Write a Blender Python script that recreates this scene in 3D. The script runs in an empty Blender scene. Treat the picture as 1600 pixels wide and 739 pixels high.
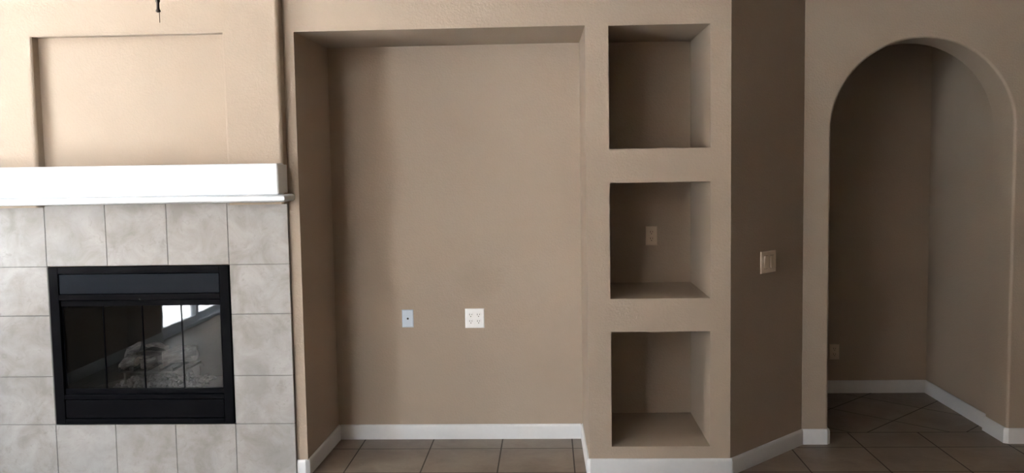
import bpy, bmesh, math, random
from mathutils import Vector, Matrix
random.seed(7)
S = bpy.context.scene
COL = S.collection

# ------------------------------------------------------------------ camera
cam_d = bpy.data.cameras.new('camera')
cam_d.sensor_fit = 'HORIZONTAL'
cam_d.sensor_width = 36.0
cam_d.lens = 36.0 * 1420.0 / 1600.0
cam = bpy.data.objects.new('camera', cam_d)
COL.objects.link(cam)
R = Matrix(((0.999087, 0.012834, 0.040755), (0.039624, 0.078588, -0.996119), (-0.015987, 0.996825, 0.078008)))
cam.matrix_world = Matrix.Translation((0, 0, 1.63)) @ R.to_4x4()
cam_d.clip_start = 0.02
S.camera = cam

# ------------------------------------------------------------------ view, world, daylight
S.view_settings.view_transform = 'Standard'
S.view_settings.look = 'None'
S.view_settings.gamma = 1.0
S.view_settings.use_curve_mapping = False
S.view_settings.exposure = 2.65
S.cycles.max_bounces = 12
S.cycles.diffuse_bounces = 8
S.cycles.glossy_bounces = 4
S.cycles.transparent_max_bounces = 12
S.cycles.sample_clamp_indirect = 6.0
SKY = 6.5
w = bpy.data.worlds.new('sky'); S.world = w; w.use_nodes = True
nt = w.node_tree
bg = nt.nodes['Background']
bg.inputs[0].default_value = (0.88, 0.94, 1.0, 1)
bg.inputs[1].default_value = SKY

def portal(name, loc, sy, sz):
    l = bpy.data.lights.new(name, 'AREA'); l.shape = 'RECTANGLE'; l.size = sz; l.size_y = sy
    l.cycles.is_portal = True
    o = bpy.data.objects.new(name, l); COL.objects.link(o)
    o.location = loc
    o.rotation_euler = (0, math.radians(-90), 0)      # faces +x, into the room
    return o
LW = -3.72                     # inner face of the left wall
DY0, DY1, DZ = -1.10, 0.84, 2.30
FWY = -1.75                    # inner face of the wall behind the camera
VX0, VX1, VZ0, VZ1 = -3.66, -2.05, 0.90, 3.80   # tall window added to it for brightness
portal('daylight_portal', (LW - 0.17, (DY0 + DY1) / 2, DZ / 2), DY1 - DY0, DZ)
WY0, WY1, WZ0, WZ1 = 2.42, 3.75, 0.57, 3.7
USE_WIN = True
pf = portal('daylight_portal_front', ((VX0 + VX1) / 2, FWY - 0.17, (VZ0 + VZ1) / 2), VX1 - VX0, VZ1 - VZ0)
pf.data.size, pf.data.size_y = VX1 - VX0, VZ1 - VZ0
pf.rotation_euler = (math.radians(90), 0, 0)
sun_d = bpy.data.lights.new('sun', 'SUN'); sun_d.energy = 110.0; sun_d.angle = 0.01; sun_d.color = (1.0, 0.98, 0.95)
sun = bpy.data.objects.new('sun', sun_d); COL.objects.link(sun)
sun.rotation_euler = Vector((-0.15, -1.0, -2.4)).to_track_quat('-Z', 'Y').to_euler()   # runs along the house, lights the patio only
if USE_WIN:
    portal('daylight_portal_window', (LW - 0.17, (WY0 + WY1) / 2, (WZ0 + WZ1) / 2), WY1 - WY0, WZ1 - WZ0)

# ------------------------------------------------------------------ materials
def newmat(name):
    m = bpy.data.materials.new(name); m.use_nodes = True
    return m, m.node_tree, m.node_tree.nodes['Principled BSDF']
def N(nt, t, **kw):
    n = nt.nodes.new(t)
    for k, v in kw.items(): setattr(n, k, v)
    return n
def math_node(nt, op, a, b=None, c=None):
    n = N(nt, 'ShaderNodeMath', operation=op)
    for i, v in enumerate((a, b, c)):
        if v is None: continue
        if isinstance(v, (int, float)): n.inputs[i].default_value = v
        else: nt.links.new(v, n.inputs[i])
    return n.outputs[0]
def mix_col(nt, fac, a, b, blend='MIX'):
    n = N(nt, 'ShaderNodeMix', data_type='RGBA', blend_type=blend)
    for i, v in ((0, fac), (6, a), (7, b)):
        if isinstance(v, (int, float)): n.inputs[i].default_value = v
        elif isinstance(v, tuple): n.inputs[i].default_value = (*v, 1)
        else: nt.links.new(v, n.inputs[i])
    return n.outputs[2]
def noise(nt, vec, scale, detail=3, rough=0.55, dist=0):
    n = N(nt, 'ShaderNodeTexNoise')
    n.inputs['Scale'].default_value = scale; n.inputs['Detail'].default_value = detail
    n.inputs['Roughness'].default_value = rough; n.inputs['Distortion'].default_value = dist
    nt.links.new(vec, n.inputs['Vector'])
    return n
def ramp(nt, fac, stops):
    n = N(nt, 'ShaderNodeValToRGB')
    cr = n.color_ramp
    while len(cr.elements) < len(stops): cr.elements.new(0.5)
    for e, (p, c) in zip(cr.elements, stops):
        e.position = p; e.color = (*c, 1) if isinstance(c, tuple) else (c, c, c, 1)
    nt.links.new(fac, n.inputs[0])
    return n.outputs[0]
def objco(nt):
    return N(nt, 'ShaderNodeTexCoord').outputs['Object']
def bump(nt, b, h, strength, dist=0.002):
    n = N(nt, 'ShaderNodeBump')
    n.inputs['Strength'].default_value = strength; n.inputs['Distance'].default_value = dist
    nt.links.new(h, n.inputs['Height'])
    nt.links.new(n.outputs[0], b.inputs['Normal'])

WALLC = (0.322, 0.254, 0.196)
def drywall(name, col, stain=False, tex=1.0):
    m, nt, b = newmat(name)
    v = objco(nt)
    n1 = noise(nt, v, 1.6, 3, 0.5)
    c = mix_col(nt, ramp(nt, n1.outputs[0], [(0.35, 0.0), (0.65, 1.0)]), tuple(x * 0.975 for x in col), tuple(min(1, x * 1.02) for x in col))
    if stain:   # grey smudge above the double outlet
        sep = N(nt, 'ShaderNodeSeparateXYZ'); nt.links.new(v, sep.inputs[0])
        dx = math_node(nt, 'MULTIPLY', math_node(nt, 'SUBTRACT', sep.outputs[0], -0.425), 1 / 0.17)
        dz = math_node(nt, 'MULTIPLY', math_node(nt, 'SUBTRACT', sep.outputs[2], 0.965), 1 / 0.13)
        r2 = math_node(nt, 'ADD', math_node(nt, 'MULTIPLY', dx, dx), math_node(nt, 'MULTIPLY', dz, dz))
        nn = noise(nt, v, 14, 4, 0.6)
        r3 = math_node(nt, 'ADD', r2, math_node(nt, 'MULTIPLY', math_node(nt, 'SUBTRACT', nn.outputs[0], 0.5), 1.6))
        f = ramp(nt, r3, [(0.0, 0.30), (1.0, 0.0)])
        c = mix_col(nt, f, c, tuple(x * 0.72 for x in col))
    nt.links.new(c, b.inputs['Base Color'])
    b.inputs['Roughness'].default_value = 0.72
    n2 = noise(nt, v, 95, 2, 0.5)
    h = ramp(nt, n2.outputs[0], [(0.42, 0.0), (0.62, 1.0)])
    bump(nt, b, h, 0.28 * tex, 0.0016)
    return m
M_wall = drywall('tan_painted_drywall', WALLC, True)
M_ceil = drywall('ceiling_paint', (0.28, 0.23, 0.19))
def plain(name, col, rough=0.5, metal=0.0, spec=None, nscale=40, nb=0.05, cv=0.04):
    m, nt, b = newmat(name)
    v = objco(nt)
    n1 = noise(nt, v, nscale, 3)
    c = mix_col(nt, n1.outputs[0], tuple(x * (1 - cv) for x in col), tuple(min(1, x * (1 + cv)) for x in col))
    nt.links.new(c, b.inputs['Base Color'])
    b.inputs['Roughness'].default_value = rough; b.inputs['Metallic'].default_value = metal
    if spec is not None: b.inputs['Specular IOR Level'].default_value = spec
    if nb: bump(nt, b, n1.outputs[0], nb, 0.001)
    return m
M_base = plain('white_baseboard_paint', (0.58, 0.58, 0.585), 0.45)
M_mantel = plain('white_mantel_paint', (0.70, 0.73, 0.76), 0.45)
M_black = plain('black_powder_coat', (0.0015, 0.0016, 0.0025), 0.55, 0.0, 0.04, 300, 0.08)
M_panel = plain('black_panel_blue_sheen', (0.003, 0.005, 0.009), 0.5, 0.0, 0.08, 300, 0.06)  # black paint with the upper panel's bluish reflection put into its colour
M_gap = plain('black_gap', (0.002, 0.002, 0.003), 0.8, 0, 0.0)
M_soot = plain('firebox_soot', (0.008, 0.0075, 0.007), 0.95, 0, 0.1, nscale=20, nb=0.4, cv=0.4)
M_iron = plain('cast_iron', (0.02, 0.02, 0.02), 0.6, 0.3)
M_white = plain('white_plastic', (0.86, 0.86, 0.86), 0.35, nb=0)
M_blue = plain('pale_blue_grey_plastic', (0.50, 0.58, 0.68), 0.35, nb=0)
M_almond = plain('almond_plastic', (0.60, 0.47, 0.36), 0.35, nb=0)
M_ivory = plain('ivory_plastic', (0.66, 0.55, 0.44), 0.35, nb=0)
M_slot = plain('slot_dark', (0.02, 0.018, 0.016), 0.7, nb=0)
M_steel = plain('steel_screw', (0.55, 0.55, 0.55), 0.35, 1.0, nb=0)
M_darkwood = plain('dark_brown_wood', (0.028, 0.014, 0.009), 0.4, nscale=30)
M_bronze = plain('dark_bronze_metal', (0.05, 0.035, 0.025), 0.4, 0.8)
M_vinyl = plain('white_vinyl_frame', (0.75, 0.78, 0.82), 0.4)
M_conc = plain('patio_concrete', (0.42, 0.43, 0.45), 0.85, nscale=6, nb=0.2, cv=0.1)
M_blocker = plain('brown_light_blocker', (0.13, 0.10, 0.08), 0.9, nscale=6, nb=0.2, cv=0.1)  # for the added walls outside that hold back light
M_shade = plain('frosted_lamp_glass', (0.8, 0.75, 0.65), 0.3, nb=0)

def glass(name, tint, refl=1.0, ior=1.5):
    m = bpy.data.materials.new(name); m.use_nodes = True
    nt = m.node_tree; nt.nodes.clear()
    out = N(nt, 'ShaderNodeOutputMaterial'); mx = N(nt, 'ShaderNodeMixShader')
    tr = N(nt, 'ShaderNodeBsdfTransparent'); tr.inputs[0].default_value = (*tint, 1)
    gl = N(nt, 'ShaderNodeBsdfAnisotropic' if False else 'ShaderNodeBsdfGlossy'); gl.inputs['Roughness'].default_value = 0.012
    fr = N(nt, 'ShaderNodeFresnel'); fr.inputs[0].default_value = ior
    geo = N(nt, 'ShaderNodeNewGeometry')
    f = math_node(nt, 'MULTIPLY', math_node(nt, 'MULTIPLY', fr.outputs[0], refl), math_node(nt, 'SUBTRACT', 1.0, geo.outputs['Backfacing']))
    n1 = noise(nt, objco(nt), 6, 2); b_ = N(nt, 'ShaderNodeBump'); b_.inputs['Strength'].default_value = 0.02; b_.inputs['Distance'].default_value = 0.002
    nt.links.new(n1.outputs[0], b_.inputs['Height']); nt.links.new(b_.outputs[0], gl.inputs['Normal'])
    nt.links.new(f, mx.inputs[0]); nt.links.new(tr.outputs[0], mx.inputs[1]); nt.links.new(gl.outputs[0], mx.inputs[2])
    nt.links.new(mx.outputs[0], out.inputs[0])
    return m
M_winglass = glass('clear_window_glass', (0.92, 0.95, 0.96), 1.0)
M_fireglass = glass('smoked_fireplace_glass', (0.55, 0.56, 0.58), 1.15)

def tile_mat():      # fireplace surround ceramic tile: mottled pale beige stone look
    m, nt, b = newmat('pale_stone_look_tile')
    v = objco(nt)
    n1 = noise(nt, v, 7, 6, 0.62, 0.6); n2 = noise(nt, v, 26, 5, 0.65, 1.0); n3 = noise(nt, v, 2.2, 2)
    c = mix_col(nt, ramp(nt, n1.outputs[0], [(0.36, 0.0), (0.66, 1.0)]), (0.195, 0.180, 0.168), (0.295, 0.281, 0.275))
    c = mix_col(nt, ramp(nt, n2.outputs[0], [(0.56, 0.0), (0.70, 0.5)]), c, (0.155, 0.142, 0.132))
    c = mix_col(nt, ramp(nt, n3.outputs[0], [(0.4, 0.0), (0.7, 0.35)]), c, (0.29, 0.29, 0.295))
    nt.links.new(c, b.inputs['Base Color'])
    b.inputs['Roughness'].default_value = 0.5
    bump(nt, b, n2.outputs[0], 0.06, 0.002)
    return m
M_tile = tile_mat()
M_grout = plain('grey_grout', (0.14, 0.13, 0.125), 0.9)

def floor_mat():
    m, nt, b = newmat('brown_ceramic_floor_tile')
    v = objco(nt)
    sep = N(nt, 'ShaderNodeSeparateXYZ'); nt.links.new(v, sep.inputs[0])
    x, y = sep.outputs[0], sep.outputs[1]
    T = 0.413; G = 0.0038
    def cell(a, off, period):
        u = math_node(nt, 'DIVIDE', math_node(nt, 'SUBTRACT', a, off), period)
        f = math_node(nt, 'FLOOR', u)
        fr = math_node(nt, 'SUBTRACT', u, f)
        d = math_node(nt, 'MULTIPLY', math_node(nt, 'MINIMUM', fr, math_node(nt, 'SUBTRACT', 1.0, fr)), period)
        return f, d
    fx, dx = cell(x, 0.121, T); fy, dy = cell(y, 5.133, T)
    d1 = math_node(nt, 'MINIMUM', dx, dy)
    s = 1 / math.sqrt(2)
    p = math_node(nt, 'MULTIPLY', math_node(nt, 'SUBTRACT', x, y), s)
    q = math_node(nt, 'MULTIPLY', math_node(nt, 'ADD', x, y), s)
    fp, dp = cell(p, -3.53 * s, T); fq, dq = cell(q, 7.80 * s, T)
    d2 = math_node(nt, 'MINIMUM', dp, dq)
    reg = math_node(nt, 'GREATER_THAN', y, 5.42)
    def sel(a, b_):
        return math_node(nt, 'ADD', math_node(nt, 'MULTIPLY', a, math_node(nt, 'SUBTRACT', 1.0, reg)), math_node(nt, 'MULTIPLY', b_, reg))
    d = sel(d1, d2)
    d = math_node(nt, 'MINIMUM', d, math_node(nt, 'ABSOLUTE', math_node(nt, 'SUBTRACT', y, 5.42)))
    gl = math_node(nt, 'LESS_THAN', d, G)
    cx, cy = sel(fx, math_node(nt, 'ADD', fp, 31.0)), sel(fy, math_node(nt, 'ADD', fq, 57.0))
    cb = N(nt, 'ShaderNodeCombineXYZ'); nt.links.new(cx, cb.inputs[0]); nt.links.new(cy, cb.inputs[1])
    wn = N(nt, 'ShaderNodeTexWhiteNoise', noise_dimensions='2D'); nt.links.new(cb.outputs[0], wn.inputs[0])
    n1 = noise(nt, v, 5, 6, 0.6, 0.5); n2 = noise(nt, v, 28, 4, 0.6, 0.8)
    c = mix_col(nt, ramp(nt, n1.outputs[0], [(0.35, 0.0), (0.68, 1.0)]), (0.135, 0.10, 0.074), (0.21, 0.168, 0.128))
    c = mix_col(nt, math_node(nt, 'MULTIPLY', wn.outputs[0], 0.35), c, (0.125, 0.093, 0.07))
    c = mix_col(nt, ramp(nt, n2.outputs[0], [(0.6, 0.0), (0.72, 0.45)]), c, (0.25, 0.21, 0.17))
    c = mix_col(nt, gl, c, (0.04, 0.03, 0.023))
    nt.links.new(c, b.inputs['Base Color'])
    r = math_node(nt, 'ADD', math_node(nt, 'MULTIPLY', gl, 0.4), math_node(nt, 'ADD', 0.36, math_node(nt, 'MULTIPLY', n2.outputs[0], 0.12)))
    nt.links.new(r, b.inputs['Roughness'])
    h = math_node(nt, 'ADD', math_node(nt, 'MULTIPLY', math_node(nt, 'SUBTRACT', 1.0, gl), 1.0), math_node(nt, 'MULTIPLY', n2.outputs[0], 0.2))
    bump(nt, b, h, 0.25, 0.002)
    return m
M_floor = floor_mat()

def log_mat():
    m, nt, b = newmat('ashy_ceramic_log')
    v = objco(nt)
    mp = N(nt, 'ShaderNodeMapping'); mp.inputs['Scale'].default_value = (1, 5, 5); nt.links.new(v, mp.inputs[0])
    n1 = noise(nt, mp.outputs[0], 12, 6, 0.65, 1.2)
    c = ramp(nt, n1.outputs[0], [(0.32, (0.05, 0.038, 0.03)), (0.5, (0.26, 0.21, 0.17)), (0.72, (0.55, 0.48, 0.42))])
    nt.links.new(c, b.inputs['Base Color']); b.inputs['Roughness'].default_value = 0.9
    bump(nt, b, n1.outputs[0], 0.8, 0.006)
    return m
M_log = log_mat()
M_cut = plain('log_cut_end', (0.62, 0.52, 0.43), 0.9, nscale=60, nb=0.5, cv=0.25)
M_ember = plain('grey_ember_rock', (0.20, 0.185, 0.175), 0.9, nscale=70, nb=0.6, cv=0.5)

# ------------------------------------------------------------------ helpers
def tag(o, label=None, cat=None, group=None, kind=None):
    if label: o['label'] = label
    if cat: o['category'] = cat
    if group: o['group'] = group
    if kind: o['kind'] = kind
    return o
def finish(name, bm, mats, parent=None, sharp=35, bevel=0, seg=3):
    bmesh.ops.recalc_face_normals(bm, faces=bm.faces)
    me = bpy.data.meshes.new(name); bm.to_mesh(me); bm.free()
    if not isinstance(mats, (list, tuple)): mats = [mats]
    for m_ in mats: me.materials.append(m_)
    for p in me.polygons: p.use_smooth = True
    me.set_sharp_from_angle(angle=math.radians(sharp))
    o = bpy.data.objects.new(name, me); COL.objects.link(o)
    if parent: o.parent = parent
    if bevel:
        b = o.modifiers.new('bevel', 'BEVEL'); b.width = bevel; b.segments = seg; b.limit_method = 'ANGLE'; b.harden_normals = True
    return o
def box(bm, a, b, mi=0):
    x0, y0, z0 = a; x1, y1, z1 = b
    vs = [bm.verts.new(p) for p in ((x0,y0,z0),(x1,y0,z0),(x1,y1,z0),(x0,y1,z0),(x0,y0,z1),(x1,y0,z1),(x1,y1,z1),(x0,y1,z1))]
    for f in ((0,3,2,1),(4,5,6,7),(0,1,5,4),(1,2,6,5),(2,3,7,6),(3,0,4,7)):
        bm.faces.new([vs[i] for i in f]).material_index = mi
    return vs
def prism(bm, pts, z0, z1):
    lo = [bm.verts.new((x, y, z0)) for x, y in pts]; hi = [bm.verts.new((x, y, z1)) for x, y in pts]
    bm.faces.new(lo[::-1]); bm.faces.new(hi)
    for i in range(len(pts)):
        j = (i + 1) % len(pts); bm.faces.new((lo[i], lo[j], hi[j], hi[i]))
def lathe(bm, prof, c=(0, 0, 0), axis='z', n=20, mi=0):
    rings = []
    for r, h in prof:
        ring = []
        for i in range(n):
            a = 2 * math.pi * i / n; u, v = r * math.cos(a), r * math.sin(a)
            p = (u, v, h) if axis == 'z' else ((u, h, v) if axis == 'y' else (h, u, v))
            ring.append(bm.verts.new((c[0] + p[0], c[1] + p[1], c[2] + p[2])))
        rings.append(ring)
    for k in range(len(rings) - 1):
        for i in range(n):
            j = (i + 1) % n
            bm.faces.new((rings[k][i], rings[k][j], rings[k + 1][j], rings[k + 1][i])).material_index = mi
    bm.faces.new(rings[0][::-1]).material_index = mi; bm.faces.new(rings[-1]).material_index = mi
def newbm(): return bmesh.new()
def mesh_of(fn):
    bm = newbm(); fn(bm); bmesh.ops.recalc_face_normals(bm, faces=bm.faces); return bm
def solid_cut(name, bm, cutters, mat, isedge, width=0.02, seg=4):
    """solid with openings cut out and bullnose corners on the chosen edges"""
    bmesh.ops.recalc_face_normals(bm, faces=bm.faces)
    me = bpy.data.meshes.new(name); bm.to_mesh(me); bm.free()
    o = bpy.data.objects.new(name, me); COL.objects.link(o)
    cs = []
    for c in cutters:
        bmesh.ops.recalc_face_normals(c, faces=c.faces)
        cm = bpy.data.meshes.new('cut'); c.to_mesh(cm); c.free()
        co = bpy.data.objects.new('cut', cm); COL.objects.link(co); cs.append(co)
        md = o.modifiers.new('b', 'BOOLEAN'); md.operation = 'DIFFERENCE'; md.solver = 'EXACT'; md.object = co
    dg = bpy.context.evaluated_depsgraph_get(); dg.update()
    m2 = bpy.data.meshes.new_from_object(o.evaluated_get(dg))
    o.modifiers.clear(); o.data = m2; m2.name = name
    for co in cs:
        cm = co.data; bpy.data.objects.remove(co); bpy.data.meshes.remove(cm)
    bm = newbm(); bm.from_mesh(m2)
    bmesh.ops.remove_doubles(bm, verts=bm.verts, dist=1e-5)
    bmesh.ops.dissolve_limit(bm, angle_limit=0.002, verts=bm.verts, edges=bm.edges)
    lay = bm.edges.layers.float.new('bevel_weight_edge')
    for e in bm.edges:
        if len(e.link_faces) == 2 and e.is_convex and e.calc_face_angle() > 0.5 and isedge(e.verts[0].co, e.verts[1].co):
            e[lay] = 1.0
    bm.to_mesh(m2); bm.free()
    m2.materials.clear(); m2.materials.append(mat)
    for p in m2.polygons: p.use_smooth = True
    m2.set_sharp_from_angle(angle=math.radians(30))
    if width:
        b = o.modifiers.new('bullnose', 'BEVEL'); b.limit_method = 'WEIGHT'; b.width = width; b.segments = seg; b.harden_normals = True
    o['kind'] = 'structure'
    return o
def cutbox(a, b):
    bm = newbm(); box(bm, a, b); return bm

# ------------------------------------------------------------------ room shell
F = 4.68       # main wall face
RB = 5.33      # back of the deep recess and of the niches
AY = 5.20      # archway wall face
H = 4.1
# floor
bm = newbm(); box(bm, (LW - 0.2, FWY - 0.15, -0.12), (6.6, 6.6, 0.0)); tag(finish('floor', bm, M_floor), kind='structure')
bm = newbm(); box(bm, (LW - 0.2, FWY - 0.2, H), (6.6, 6.6, H + 0.12)); tag(finish('ceiling', bm, M_ceil), kind='structure')

# main wall with recess, three niches and the firebox hole
bm = newbm()
prism(bm, [(LW, F), (0.930, F), (0.960, 4.7105), (0.960, 5.45), (LW, 5.45)], 0, H)
def recess_cut():
    bm = newbm()
    prism(bm, [(-1.301, F - 0.2), (-1.281, RB), (0.188, RB), (0.1965, F - 0.2)], -0.1, 2.330)
    return bm
NX0, NX1 = 0.3125, 0.826
cuts = [recess_cut(),
        cutbox((NX0, F - 0.2, 1.705), (NX1, RB, 2.326)),
        cutbox((NX0, F - 0.2, 0.932), (NX1, RB, 1.532)),
        cutbox((NX0 + 0.002, F - 0.2, 0.152), (NX1, RB, 0.759)),
        cutbox((-2.62, F - 0.2, 0.31), (-1.686, 5.2, 1.12))]
def e_main(a, b):
    if abs(a.y - F) > 1e-3 or abs(b.y - F) > 1e-3: return False
    if min(a.x, b.x) < -1.5: return False
    if (a.z < 1e-3 and b.z < 1e-3) or (a.z > H - .01 and b.z > H - .01): return False
    return True
solid_cut('wall_back', bm, cuts, M_wall, e_main, 0.017)

bm = newbm(); prism(bm, [(0.960, 4.7105), (1.440, AY), (1.440, 5.33), (0.960, 5.33)], 0, H)
tag(finish('wall_angled', bm, M_wall), kind='structure')

# archway wall
ACX, ACZ, AR, AT = 2.094, 1.796, 0.5035, 0.26
bm = newbm(); box(bm, (1.440, AY, 0), (6.40, AY + AT, H))
c = newbm()
pts = [(ACX - AR, -0.1)] + [(ACX - AR * math.cos(t), ACZ + AR * math.sin(t)) for t in [math.pi * i / 48 for i in range(49)]] + [(ACX + AR, -0.1)]
lo = [c.verts.new((x, AY - 0.2, z)) for x, z in pts]; hi = [c.verts.new((x, AY + AT + 0.2, z)) for x, z in pts]
c.faces.new(lo[::-1]); c.faces.new(hi)
for i in range(len(pts)):
    j = (i + 1) % len(pts); c.faces.new((lo[i], lo[j], hi[j], hi[i]))
def e_arch(a, b):
    for yy in (AY, AY + AT):
        if abs(a.y - yy) < 1e-3 and abs(b.y - yy) < 1e-3 and 1.5 < a.x < 2.7 and 1.5 < b.x < 2.7 and not (a.z < 1e-3 and b.z < 1e-3): return True
    return False
solid_cut('wall_archway', bm, [c], M_wall, e_arch, 0.017)

# wall behind the camera, with an added tall window to brighten the room
bm = newbm(); box(bm, (LW - 0.15, FWY - 0.15, 0), (6.52, FWY, H))
solid_cut('wall_front', bm, [cutbox((VX0, FWY - 0.4, VZ0), (VX1, FWY + 0.2, VZ1))], M_wall, lambda a, b: abs(a.y - FWY) < 1e-3 and abs(b.y - FWY) < 1e-3 and -3.6 < a.x < -1.4 and -3.6 < b.x < -1.4 and .5 < a.z < 3.9 and .5 < b.z < 3.9, 0.017)
# hall beyond the arch
HRX, HBY, HH = 2.622, 6.37, 2.62
for nm, a, b in (('wall_hall_back', (0.86, HBY, 0), (2.90, HBY + 0.12, H)),
                 ('wall_hall_right', (HRX, AY + AT, 0), (2.90, HBY, H)),
                 ('wall_hall_left', (0.86, 5.45, 0), (0.96, HBY, H)),
                 ('wall_right', (6.40, FWY, 0), (6.52, AY + AT, H)),
                 ):
    bm = newbm(); box(bm, a, b); tag(finish(nm, bm, M_wall), kind='structure')
bm = newbm(); box(bm, (0.96, AY + AT, HH), (HRX, HBY, HH + 0.1)); tag(finish('ceiling_hall', bm, M_ceil), kind='structure')

# left wall with the sliding door opening and window opening
bm = newbm(); box(bm, (LW - 0.15, FWY, 0), (LW, 5.45, H))
cuts = [cutbox((LW - 0.4, DY0, -0.1), (LW + 0.2, DY1, DZ))]
if USE_WIN: cuts.append(cutbox((LW - 0.4, WY0, WZ0), (LW + 0.2, WY1, WZ1)))
solid_cut('wall_left', bm, cuts, M_wall, lambda a, b: abs(a.x - LW) < 1e-3 and abs(b.x - LW) < 1e-3 and max(a.z, b.z) < 3.9 and -3 < a.y < 4 and -3 < b.y < 4 and not (a.z < 1e-3 and b.z < 1e-3), 0.017)
bm = newbm(); box(bm, (LW - 14, -16, -0.16), (LW - 0.2, 16, -0.06)); box(bm, (LW - 0.2, -16, -0.16), (12, FWY - 0.15, -0.06)); tag(finish('patio', bm, M_conc), kind='structure')

bm = newbm(); box(bm, (-6.9, -2.8, -0.06), (-6.5, 16, 5.0)); box(bm, (-4.5, -7.0, -0.06), (-4.25, FWY - 0.5, 5.0)); box(bm, (-9.0, -9.2, -0.06), (12, -9.0, 4.2)); tag(finish('wall_light_blocker', bm, M_blocker), kind='structure')  # unseen walls added outside to block sky and dim the arch side
# sliding glass door
def frame_rect(bm, x0, x1, y0, y1, z0, z1, t, mi=0):
    box(bm, (x0, y0, z0), (x1, y0 + t, z1), mi); box(bm, (x0, y1 - t, z0), (x1, y1, z1), mi)
    box(bm, (x0, y0 + t, z0), (x1, y1 - t, z0 + t), mi); box(bm, (x0, y0 + t, z1 - t), (x1, y1 - t, z1), mi)
bm = newbm(); frame_rect(bm, LW - 0.12, LW - 0.02, DY0, DY1, 0, DZ, 0.035)
door = tag(finish('door_1', bm, M_vinyl, bevel=0.003), kind='structure')
pw = (DY1 - DY0 - 0.07) / 2
for k in range(2):
    y0 = DY0 + 0.035 + k * pw; xx = LW - 0.10 + 0.035 * (k % 2)
    bm = newbm(); frame_rect(bm, xx, xx + 0.03, y0 - (0.03 if k else 0), y0 + pw + (0.03 if k < 1 else 0), 0.035, DZ - 0.035, 0.065)
    fr = finish('door_sash', bm, M_vinyl, door, bevel=0.003)
    bm = newbm(); box(bm, (xx + 0.012, y0 + 0.03, 0.10), (xx + 0.018, y0 + pw - 0.03, DZ - 0.10)); finish('glass_pane', bm, M_winglass, fr)
bm = newbm(); box(bm, (LW - 0.045, 0.0, 0.92), (LW - 0.02, 0.03, 1.12)); box(bm, (LW - 0.06, 0.0, 0.92), (LW - 0.02, 0.03, 0.95)); box(bm, (LW - 0.06, 0.0, 1.09), (LW - 0.02, 0.03, 1.12))
finish('door_handle', bm, M_bronze, door, bevel=0.003)
if USE_WIN:
    bm = newbm(); frame_rect(bm, LW - 0.12, LW - 0.05, WY0, WY1, WZ0, WZ1, 0.045)
    box(bm, (LW - 0.10, (WY0 + WY1) / 2 - 0.02, WZ0), (LW - 0.06, (WY0 + WY1) / 2 + 0.02, WZ1))
    win = tag(finish('window_1', bm, M_vinyl, bevel=0.003), kind='structure')
    bm = newbm(); box(bm, (LW - 0.085, WY0 + 0.04, WZ0 + 0.04), (LW - 0.079, WY1 - 0.04, WZ1 - 0.04)); finish('glass_pane', bm, M_winglass, win)

yf = FWY - 0.11  # frame and glass of the unseen window, added to light the back wall
bm = newbm()
for a, b in (((VX0, yf, VZ0), (VX0 + .045, yf + .06, VZ1)), ((VX1 - .045, yf, VZ0), (VX1, yf + .06, VZ1)), ((VX0 + .045, yf, VZ0), (VX1 - .045, yf + .06, VZ0 + .045)),
             ((VX0 + .045, yf, VZ1 - .045), (VX1 - .045, yf + .06, VZ1)), ((VX0 + .045, yf + .01, 2.48), (VX1 - .045, yf + .05, 2.53)), (((VX0 + VX1) / 2 - .02, yf + .01, VZ0 + .045), ((VX0 + VX1) / 2 + .02, yf + .05, 2.48))):
    box(bm, a, b)
win_added = tag(finish('window_added', bm, M_vinyl, bevel=0.003), kind='structure')
bm = newbm(); box(bm, (VX0 + .04, yf + .027, VZ0 + .04), (VX1 - .04, yf + .033, VZ1 - .04)); finish('glass_pane', bm, M_winglass, win_added)

# ------------------------------------------------------------------ baseboards
BH, BT = 0.0885, 0.013
def baseboard(name, pts, ends=None):
    """pts: polyline on the wall face, room on the left-hand side of travel offset by n; profile swept with mitres"""
    bm = newbm()
    prof = [(0, 0), (BT, 0), (BT, BH - 0.016), (BT * 0.80, BH - 0.006), (BT * 0.45, BH), (0, BH)]
    P = [Vector((x, y)) for x, y in pts]; rows = []
    for i, p in enumerate(P):
        def nrm(a, b): d = (b - a).normalized(); return Vector((d.y, -d.x))
        if i == 0: m_ = nrm(P[0], P[1])
        elif i == len(P) - 1: m_ = nrm(P[-2], P[-1])
        else:
            n1, n2 = nrm(P[i - 1], P[i]), nrm(P[i], P[i + 1]); m_ = (n1 + n2).normalized(); m_ = m_ / m_.dot(n1)
        rows.append([bm.verts.new((p.x + m_.x * o_, p.y + m_.y * o_, z)) for o_, z in prof])
    for i in range(len(rows) - 1):
        for k in range(len(prof)):
            j = (k + 1) % len(prof); bm.faces.new((rows[i][k], rows[i][j], rows[i + 1][j], rows[i + 1][k]))
    bm.faces.new(rows[0]); bm.faces.new(rows[-1][::-1])
    return tag(finish(name, bm, M_base, sharp=25), kind='structure')
g = 0.0005
baseboard('baseboard_fireplace', [(-1.352, F - g), (-1.312, F - g), (-1.3005, F + 0.010), (-1.3005, F + 0.03)])
baseboard('baseboard_recess_left', [(-1.3, F + 0.03), (-1.281 + g, RB - g)])
baseboard('baseboard_recess_back', [(-1.281 + BT, RB - g), (0.188 - BT, RB - g)])
baseboard('baseboard_recess_right', [(0.188 - g, RB - g), (0.1955, F + 0.02)])
baseboard('baseboard_column', [(0.1955, F + 0.02), (0.1955, F + 0.010), (0.206, F - g), (0.926, F - g), (0.934, F + 0.003)])
baseboard('baseboard_angled', [(0.934, F + 0.003), (1.440, AY - g - 0.0)])
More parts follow.
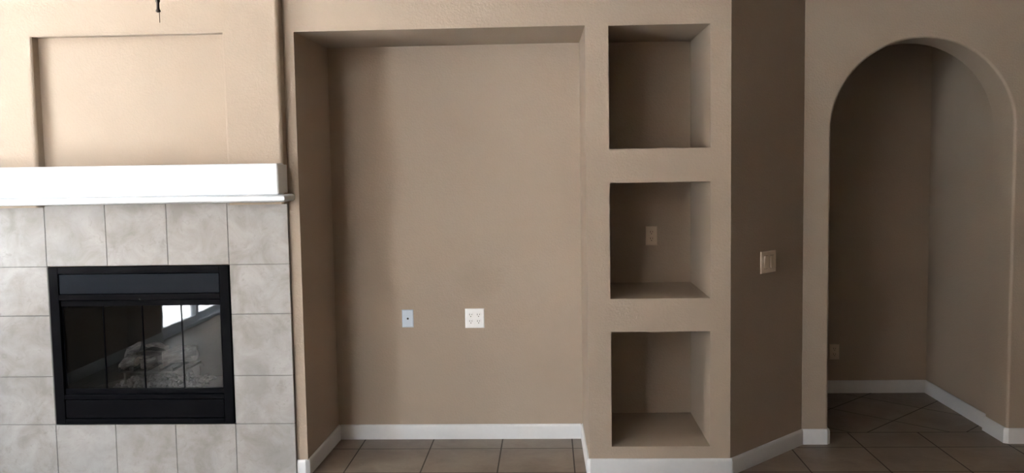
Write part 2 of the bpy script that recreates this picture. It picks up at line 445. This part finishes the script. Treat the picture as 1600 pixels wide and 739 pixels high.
baseboard('baseboard_archway_left', [(1.446, AY - g), (ACX - AR - 0.012, AY - g), (ACX - AR + g, AY + 0.012), (ACX - AR + g, AY + AT)])
baseboard('baseboard_archway_right', [(ACX + AR - g, AY + AT + 0.0), (ACX + AR - g, AY + 0.012), (ACX + AR + 0.012, AY - g), (6.4, AY - g)])
baseboard('baseboard_hall_back', [(0.96, HBY - g), (HRX - BT, HBY - g)])
baseboard('baseboard_hall_right', [(HRX - g, HBY - g), (HRX - g, AY + AT + g)])
baseboard('baseboard_left', [(LW + g, DY1 + 0.02), (LW + g, F - g)])
baseboard('baseboard_left', [(LW + g, FWY), (LW + g, DY0 - 0.02)])

# ------------------------------------------------------------------ chimney breast with shallow picture panel
BY = F - 0.075
BX0, BX1 = -2.975, -1.353
sx = BY / 4.6
bm = newbm(); box(bm, (BX0, BY, 1.45), (BX1, F, H))
PX0, PX1, PZ1 = -2.637, -1.645, 2.325
solid_cut('wall_chimney_breast', bm, [cutbox((PX0, BY - 0.1, 1.30), (PX1, F + 0.1, PZ1))], M_wall,
          lambda a, b: abs(a.y - BY) < 1e-3 and abs(b.y - BY) < 1e-3 and not (max(a.z, b.z) < 1.5) and not min(a.z, b.z) > H - .01, 0.02)

# ------------------------------------------------------------------ fireplace surround tiles
TY = 4.655
IX0, IX1, IZ0, IZ1 = -2.634, -1.673, 0.295, 1.134
tagged = newbm()
cols = [BX0, -2.642, -2.318, -1.993, -1.670, BX1 + 0.001]
rowz = [0.0, 0.290, 0.549, 0.876, 1.137, 1.4655]
rows_z = rowz
gp = 0.0016
for i in range(5):
    for j in range(5):
        if 1 <= i <= 3 and 1 <= j <= 3: continue
        vs = box(tagged, (cols[i] + gp, TY, rows_z[j] + gp), (cols[i + 1] - gp, F - 0.002, rows_z[j + 1] - gp))
surround = finish('fireplace_surround', tagged, [M_tile, M_grout], bevel=0.0015, seg=2)
gb = newbm()
for a, b in (((BX0 + .001, TY + 0.003, 0), (IX0 - 0.006, F - .001, 1.464)), ((IX1 + 0.005, TY + 0.003, 0), (BX1 - .001, F, 1.464)),
             ((IX0 - 0.006, TY + 0.003, 0), (IX1 + 0.005, F, 0.2885)), ((IX0 - 0.006, TY + 0.003, 1.139), (IX1 + 0.005, F, 1.464))):
    box(gb, a, b)
sr = bpy.data.objects.new('fireplace_tile_surround', None); COL.objects.link(sr); sr.location = (-2.16, F, 0)
def par(o, p):
    o.parent = p; o.matrix_parent_inverse = Matrix.Translation(-p.location)
surround.name = 'tile_facing'; par(surround, sr)
go = finish('grout_bed', gb, M_grout); par(go, sr)
tag(sr, 'pale beige stone-look square tile facing around the black fireplace, below the white mantel', 'fireplace surround')

# ------------------------------------------------------------------ mantel
def rounded_slab(bm, x0, x1, y0, y1, z0, z1):
    box(bm, (x0, y0, z0), (x1, y1, z1))
mt = bpy.data.objects.new('fireplace_mantel', None); COL.objects.link(mt); mt.location = (-2.16, F, 1.464)
tag(mt, 'thick plain white mantel shelf on the wall above the tiled fireplace', 'mantel')
bm = newbm(); rounded_slab(bm, BX0 - 0.001, -1.352, 4.51, F - 0.001, 1.501, 1.660)
par(finish('mantel_shelf', bm, M_mantel, bevel=0.012, seg=4), mt)
bm = newbm()
prof = [(F - 0.001, 1.4655), (4.497, 1.4655), (4.490, 1.470), (4.4865, 1.478), (4.4865, 1.489), (4.490, 1.497), (4.497, 1.501), (F - 0.001, 1.501)]
# swept around the right end so the trim returns to the wall
ends = []
X1 = -1.352
def trim_ring(x, off, side):
    return None
r_in = [(4.51 - y) for y, z in prof]
ringA = [bm.verts.new((BX0 - 0.001, y, z)) for y, z in prof]
ringB = [bm.verts.new((X1 + max(0.0, 4.51 - y) * 1.5 if y < 4.6 else X1 - 0.10, y if y < 4.6 else 4.61, z)) for y, z in prof]
for k in range(len(prof)):
    j = (k + 1) % len(prof); bm.faces.new((ringA[k], ringA[j], ringB[j], ringB[k]))
ringC = [bm.verts.new((X1 + max(0.0, 4.51 - y) * 1.5 if y < 4.6 else X1 - 0.10, F - 0.001, z)) for y, z in prof]
for k in range(len(prof)):
    j = (k + 1) % len(prof); bm.faces.new((ringB[k], ringB[j], ringC[j], ringC[k]))
bm.faces.new(ringA); bm.faces.new(ringC[::-1])
par(finish('mantel_trim', bm, M_mantel, sharp=50), mt)

# ------------------------------------------------------------------ fireplace insert
ins = bpy.data.objects.new('fireplace_insert', None); COL.objects.link(ins); ins.location = (-2.153, F, IZ0)
tag(ins, 'black metal fireplace insert with four folding smoked glass doors set in pale tiles', 'fireplace')
def addp(name, bm, m_, **k):
    o = finish(name, bm, m_, **k); par(o, ins); return o
FY = 4.646          # front of frame
ox0, ox1, oz0, oz1 = -2.583, -1.722, 0.452, 0.958     # door opening
bm = newbm()
box(bm, (IX0, FY, IZ0), (ox0, F + 0.02, IZ1)); box(bm, (ox1, FY, IZ0), (IX1, F + 0.02, IZ1))
box(bm, (ox0, FY, 1.098), (ox1, F + 0.02, IZ1))
box(bm, (ox0, FY, oz1), (ox1, F + 0.02, 0.988))
box(bm, (ox0, FY, IZ0), (ox1, F + 0.02, 0.322)); box(bm, (ox0, FY, 0.428), (ox1, F + 0.02, oz0))
addp('frame', bm, M_black, bevel=0.0025)
bm = newbm(); box(bm, (ox0 + 0.004, FY + 0.004, 0.992), (ox1 - 0.004, F, 1.094)); addp('upper_panel', bm, M_panel, bevel=0.002)
bm = newbm(); box(bm, (ox0 + 0.004, FY + 0.004, 0.326), (ox1 - 0.004, F, 0.424)); addp('lower_panel', bm, M_black, bevel=0.002)
bm = newbm(); box(bm, (ox0 + 0.004, FY + 0.010, 0.925), (ox1 - 0.004, F, 0.955)); addp('door_top_rail', bm, M_black, bevel=0.002)
bm = newbm(); box(bm, (ox0 + 0.004, FY + 0.010, oz0 + 0.003), (ox1 - 0.004, F, 0.482)); addp('door_bottom_rail', bm, M_black, bevel=0.002)
dv = [ox0 + 0.008, -2.357, -2.148, -1.938, ox1 - 0.006]
for k in range(4):
    bm = newbm(); box(bm, (dv[k] + 0.0022, FY + 0.018, 0.482), (dv[k + 1] - 0.0022, FY + 0.023, 0.925))
    gd = addp('glass_door', bm, M_fireglass)
    bm = newbm()
    for xx in (dv[k], dv[k + 1] - 0.0022): box(bm, (xx, FY + 0.014, 0.482), (xx + 0.0022, FY + 0.026, 0.925))
    e_ = finish('edge_trim', bm, M_gap, gd); e_.matrix_parent_inverse = gd.matrix_world.inverted() if False else Matrix.Identity(4)
bm = newbm(); lathe(bm, [(0.004, 0), (0.004, 0.008), (0.007, 0.010), (0.007, 0.016), (0.004, 0.018)], (-2.150, FY - 0.004, 0.962), 'y', 14)
addp('door_knob', bm, M_iron)
# firebox shell: floor, back, angled sides, hood
bm = newbm()
fz0, fz1 = 0.44, 1.0
box(bm, (-2.61, F + 0.02, fz0 - 0.02), (-1.70, 5.15, fz0)); box(bm, (-2.45, 5.12, fz0), (-1.86, 5.15, fz1))
prism(bm, [(-2.612, F + 0.02), (-2.585, F + 0.02), (-2.44, 5.15), (-2.612, 5.15)], fz0, fz1)
prism(bm, [(-1.693, F + 0.02), (-1.693, 5.15), (-1.865, 5.15), (-1.72, F + 0.02)], fz0, fz1)
box(bm, (-2.61, F + 0.02, fz1), (-1.70, 5.15, fz1 + 0.02))
box(bm, (-2.585, F + 0.06, 0.905), (-1.72, F + 0.075, fz1))
addp('firebox', bm, M_soot)

# grate
bm = newbm()
for k in range(6):
    x = -2.345 + k * 0.072
    box(bm, (x, 4.775, 0.545), (x + 0.010, 5.0, 0.556)); box(bm, (x, 4.775, 0.556), (x + 0.010, 4.783, 0.568))
for y in (4.80, 4.96): box(bm, (-2.36, y, 0.533), (-1.95, y + 0.012, 0.545))
for x, y in ((-2.33, 4.80), (-1.98, 4.80), (-2.33, 4.96), (-1.98, 4.96)): box(bm, (x, y, fz0), (x + 0.010, y + 0.010, 0.533))
tag(finish('fireplace_grate', bm, M_iron, bevel=0.002), 'black iron log grate inside the fireplace behind the glass', 'grate')

# logs
def make_log(name, p0, p1, r, label, seed, r1=None):
    rnd = random.Random(seed)
    p0, p1 = Vector(p0), Vector(p1); L = (p1 - p0).length; r1 = r1 or r
    bm = newbm(); n, m_ = 18, 14; ph = [rnd.uniform(0, 6.28) for _ in range(6)]
    rings = []
    for i in range(m_ + 1):
        t = i / m_; x = -L / 2 + L * t; rr = r + (r1 - r) * t
        ring = []
        for k in range(n):
            a = 2 * math.pi * k / n
            q = rr * (1 + 0.10 * math.sin(2 * a + ph[0] + 2 * t) + 0.07 * math.sin(3 * a + ph[1] - 5 * t) + 0.05 * math.sin(9 * t + ph[2]) + rnd.uniform(-.04, .04))
            if i in (0, m_): q *= 0.9
            xx = x + (0.012 * math.sin(a + ph[3]) if i in (0, m_) else 0)
            ring.append(bm.verts.new((xx, q * math.cos(a), q * math.sin(a) + 0.012 * math.sin(3 * t + ph[4]))))
        rings.append(ring)
    for i in range(m_):
        for k in range(n):
            j = (k + 1) % n; bm.faces.new((rings[i][k], rings[i][j], rings[i + 1][j], rings[i + 1][k]))
    for rg in (rings[0], rings[-1]):
        c = bm.verts.new(sum((v.co for v in rg), Vector()) / n)
        for k in range(n): bm.faces.new((rg[k], rg[(k + 1) % n], c)).material_index = 1
    o = finish(name, bm, [M_log, M_cut], sharp=50)
    d = (p1 - p0).normalized()
    o.rotation_mode = 'QUATERNION'; o.rotation_quaternion = d.to_track_quat('X', 'Z'); o.location = (p0 + p1) / 2
    tag(o, label, 'log', 'ceramic logs in the fireplace')
make_log('fireplace_log', (-2.34, 4.95, 0.595), (-2.00, 4.97, 0.60), 0.036, 'long dark log lying along the back of the fireplace grate', 1)
make_log('fireplace_log', (-2.345, 4.82, 0.588), (-2.250, 4.81, 0.588), 0.029, 'short dim log at the front left of the fireplace grate', 2, 0.031)
make_log('fireplace_log', (-2.235, 4.81, 0.590), (-2.150, 4.82, 0.590), 0.029, 'short log in the middle of the fireplace grate', 3)
make_log('fireplace_log', (-2.105, 4.79, 0.606), (-1.960, 4.90, 0.640), 0.045, 'thick pale ashy log at the right of the fireplace grate, cut end forward', 4, 0.030)
make_log('fireplace_log', (-2.345, 4.865, 0.640), (-2.280, 4.90, 0.650), 0.024, 'stubby log stacked on the left of the fireplace pile', 5)
make_log('fireplace_log', (-2.215, 4.86, 0.672), (-2.120, 4.88, 0.655), 0.010, 'thin branch-like log crossing on top of the fireplace pile', 6, 0.014)
# embers
bm = newbm(); rnd = random.Random(3)
for k in range(420):
    x = rnd.uniform(-2.38, -1.90); y = rnd.uniform(4.73, 5.02); r = rnd.uniform(0.007, 0.017)
    ret = bmesh.ops.create_icosphere(bm, subdivisions=1, radius=r)
    sc = Vector((rnd.uniform(.7, 1.3), rnd.uniform(.7, 1.3), rnd.uniform(.5, 1)))
    ht = fz0 + r * 0.5 + max(0, 0.045 * (1 - ((x + 2.14) / 0.34) ** 2)) * rnd.random()
    for v in ret['verts']:
        v.co = Vector((v.co.x * sc.x * rnd.uniform(.8, 1.2) + x, v.co.y * sc.y + y, v.co.z * sc.z + ht))
tag(finish('ember_rocks', bm, M_ember, sharp=15), 'loose grey ember rocks spread on the firebox floor under the logs', 'embers', kind='stuff')

# ------------------------------------------------------------------ wall plates
def root(name, loc, rz, label, cat, group=None):
    o = bpy.data.objects.new(name, None); COL.objects.link(o); o.location = loc; o.rotation_euler = (0, 0, rz)
    return tag(o, label, cat, group)
def plate(bm, w_, h_, t=0.006):     # local: plate in xz, facing -y, back at y=0
    x, z = w_ / 2, h_ / 2; c = 0.004
    lo = [bm.verts.new(p) for p in ((-x, 0, -z), (x, 0, -z), (x, 0, z), (-x, 0, z))]
    md = [bm.verts.new(p) for p in ((-x, -t * .5, -z), (x, -t * .5, -z), (x, -t * .5, z), (-x, -t * .5, z))]
    hi = [bm.verts.new(p) for p in ((-x + c, -t, -z + c), (x - c, -t, -z + c), (x - c, -t, z - c), (-x + c, -t, z - c))]
    bm.faces.new(lo[::-1]); bm.faces.new(hi)
    for A_, B_ in ((lo, md), (md, hi)):
        for i in range(4): bm.faces.new((A_[i], A_[(i + 1) % 4], B_[(i + 1) % 4], B_[i]))
def receptacle(parent, cx, m_, S_=1.0):
    for s in (-1, 1):
        cz = s * 0.0195
        bm = newbm()
        pts = []
        for i in range(24):
            a = 2 * math.pi * i / 24; pts.append((0.0172 * math.cos(a), max(-0.0135, min(0.0135, 0.0172 * math.sin(a)))))
        fa = [bm.verts.new((cx + x, -0.006, cz + z)) for x, z in pts]; fb = [bm.verts.new((cx + x, -0.0085, cz + z)) for x, z in pts]
        bm.faces.new(fb)
        for i in range(24): bm.faces.new((fa[i], fa[(i + 1) % 24], fb[(i + 1) % 24], fb[i]))
        r_ = finish('receptacle', bm, m_, parent, bevel=0)
        bm = newbm()
        box(bm, (cx - 0.0078, -0.0090, cz - 0.001), (cx - 0.0052, -0.0080, cz + 0.009)); box(bm, (cx + 0.0052, -0.0090, cz + 0.0005), (cx + 0.0078, -0.0080, cz + 0.008))
        lathe(bm, [(0.0028, -0.0090), (0.0028, -0.0080)], (cx, 0, cz - 0.0075), 'y', 12)
        finish('socket_slots', bm, M_slot, r_)
    bm = newbm(); lathe(bm, [(0.003, -0.0072), (0.003, -0.006)], (cx, 0, 0), 'y', 12); finish('screw', bm, m_, parent)
py = RB
r1 = root('cable_wall_plate', (-0.847, py, 0.731), 0, 'pale blue-grey single cable plate low on the recess back wall', 'wall plate')
bm = newbm(); plate(bm, 0.068, 0.106); finish('plate', bm, M_blue, r1, sharp=20)
bm = newbm(); lathe(bm, [(0.0065, -0.009), (0.0065, -0.005)], (0.001, 0, 0), 'y', 6); lathe(bm, [(0.0042, -0.016), (0.0045, -0.009)], (0.001, 0, 0), 'y', 16); finish('coax_jack', bm, M_slot, r1)
for s in (-1, 1):
    bm = newbm(); lathe(bm, [(0.0028, -0.0075), (0.0028, -0.005)], (0, 0, s * 0.041), 'y', 12)
    finish('screw', bm, M_blue, r1)
r2 = root('double_power_outlet', (-0.447, py, 0.729), 0, 'white double-gang outlet plate with four sockets low on the recess back wall', 'outlet')
bm = newbm(); plate(bm, 0.114, 0.116); finish('plate', bm, M_white, r2, sharp=20)
for s in (-1, 1): receptacle(r2, s * 0.023, M_white)
r3 = root('power_outlet', (0.598, py, 1.207), 0, 'tan duplex outlet on the back of the middle wall niche', 'outlet')
bm = newbm(); plate(bm, 0.068, 0.113); finish('plate', bm, M_almond, r3, sharp=20); receptacle(r3, 0, M_almond)
r4 = root('power_outlet', (1.986, HBY, 0.293), 0, 'tan duplex outlet low on the dark hallway wall beside the arch edge', 'outlet')
bm = newbm(); plate(bm, 0.068, 0.108); finish('plate', bm, M_almond, r4, sharp=20); receptacle(r4, 0, M_almond)
# double rocker switch on the angled wall
th = math.atan2(AY - F, 1.440 - 0.930)
mx_ = 1.178; my_ = F + (mx_ - 0.930) * math.tan(th)
r5 = root('light_switch', (mx_ + 0.0004, my_ - 0.0004, 1.089), th, 'beige double light switch with rocker paddles on the angled wall', 'light switch')
bm = newbm(); plate(bm, 0.150, 0.118, 0.0065); finish('plate', bm, M_ivory, r5, sharp=20)
for cx, up in ((-0.030, 1), (0.030, -1)):
    bm = newbm(); w2, h2 = 0.0165, 0.034
    vs = [bm.verts.new(p) for p in ((cx - w2, -0.006, -h2), (cx + w2, -0.006, -h2), (cx + w2, -0.006, h2), (cx - w2, -0.006, h2),
          (cx - w2, -0.0085 - 0.004 * (up < 0), -h2), (cx + w2, -0.0085 - 0.004 * (up < 0), -h2), (cx + w2, -0.0085 - 0.004 * (up > 0), h2), (cx - w2, -0.0085 - 0.004 * (up > 0), h2))]
    for f in ((4, 5, 6, 7), (0, 1, 5, 4), (1, 2, 6, 5), (2, 3, 7, 6), (3, 0, 4, 7)): bm.faces.new([vs[i] for i in f])
    finish('rocker_paddle', bm, M_ivory, r5, sharp=20)
    bm = newbm(); frame_pts = ((cx - w2 - .0015, cx - w2), (cx + w2, cx + w2 + .0015))
    for a_, b_ in frame_pts: box(bm, (a_, -0.0069, -h2 - .0015), (b_, -0.006, h2 + .0015))
    for a_, b_ in ((-h2 - .0015, -h2), (h2, h2 + .0015)): box(bm, (cx - w2, -0.0069, a_), (cx + w2, -0.006, b_))
    finish('paddle_gap', bm, M_slot, r5)

# ------------------------------------------------------------------ ceiling fan with the wooden pull hanging into view
fx, fy = -0.93, 2.36
fan = root('ceiling_fan', (fx, fy, H), 0, 'dark wooden fan pull on a thin chain hanging from the ceiling fan over the room', 'ceiling fan')
def fp(name, bm, m_, parent=None, **k):
    return finish(name, bm, m_, parent or fan, **k)
bm = newbm(); lathe(bm, [(0.02, -0.06), (0.05, -0.055), (0.07, -0.03), (0.075, 0.0)], n=28); fp('canopy', bm, M_bronze)
bm = newbm(); lathe(bm, [(0.012, -0.30), (0.012, -0.05)], n=16); fp('downrod', bm, M_bronze)
bm = newbm(); lathe(bm, [(0.05, -0.47), (0.09, -0.455), (0.13, -0.42), (0.14, -0.38), (0.13, -0.33), (0.07, -0.30), (0.03, -0.285)], n=32); fp('motor_housing', bm, M_bronze)
bm = newbm(); lathe(bm, [(0.03, -0.535), (0.055, -0.53), (0.06, -0.49), (0.05, -0.465)], n=28); fp('switch_housing', bm, M_bronze)
for k in range(5):
    a = 2 * math.pi * k / 5 + 0.3
    bm = newbm(); box(bm, (0.11, -0.02, -0.405), (0.24, 0.02, -0.397)); b1 = fp('blade_iron', bm, M_bronze, bevel=0.003); b1.rotation_euler = (0, 0, a)
    bm = newbm()
    pts = [(0.20, -0.05), (0.60, -0.07), (0.64, -0.05), (0.655, 0.0), (0.64, 0.05), (0.60, 0.07), (0.20, 0.05)]
    prism(bm, pts, -0.397, -0.389)
    b2 = fp('blade', bm, M_darkwood, bevel=0.002); b2.rotation_euler = (math.radians(0), 0, a)
px_, py_ = -0.981 - fx, 2.30 - fy
top = -0.50
bm = newbm(); z = top
lathe(bm, [(0.0009, 2.088 - H), (0.0009, -0.515)], (px_, py_, 0), n=8)
for i in range(60): lathe(bm, [(0.0006, -0.0011), (0.0016, 0.0), (0.0006, 0.0011)], (px_, py_, -0.52 - i * 0.0073), n=8)
pc = fp('pull_chain', bm, M_bronze)
bm = newbm()
lathe(bm, [(0.0015, 2.0295 - H), (0.0042, 2.0305 - H), (0.0064, 2.0330 - H), (0.0055, 2.0360 - H), (0.0040, 2.0385 - H), (0.0036, 2.044 - H), (0.0037, 2.050 - H), (0.0040, 2.0545 - H), (0.0058, 2.0575 - H), (0.0058, 2.0600 - H), (0.0042, 2.064 - H), (0.0046, 2.072 - H), (0.0035, 2.082 - H), (0.0015, 2.089 - H)], (px_, py_, 0), n=20)
finish('wooden_pull', bm, M_darkwood, pc, sharp=60)
bm = newbm(); lathe(bm, [(0.0009, 2.0045 - H), (0.0010, 2.0315 - H)], (px_ + 0.0030, py_, 0), n=8); finish('chain_end', bm, M_bronze, pc)
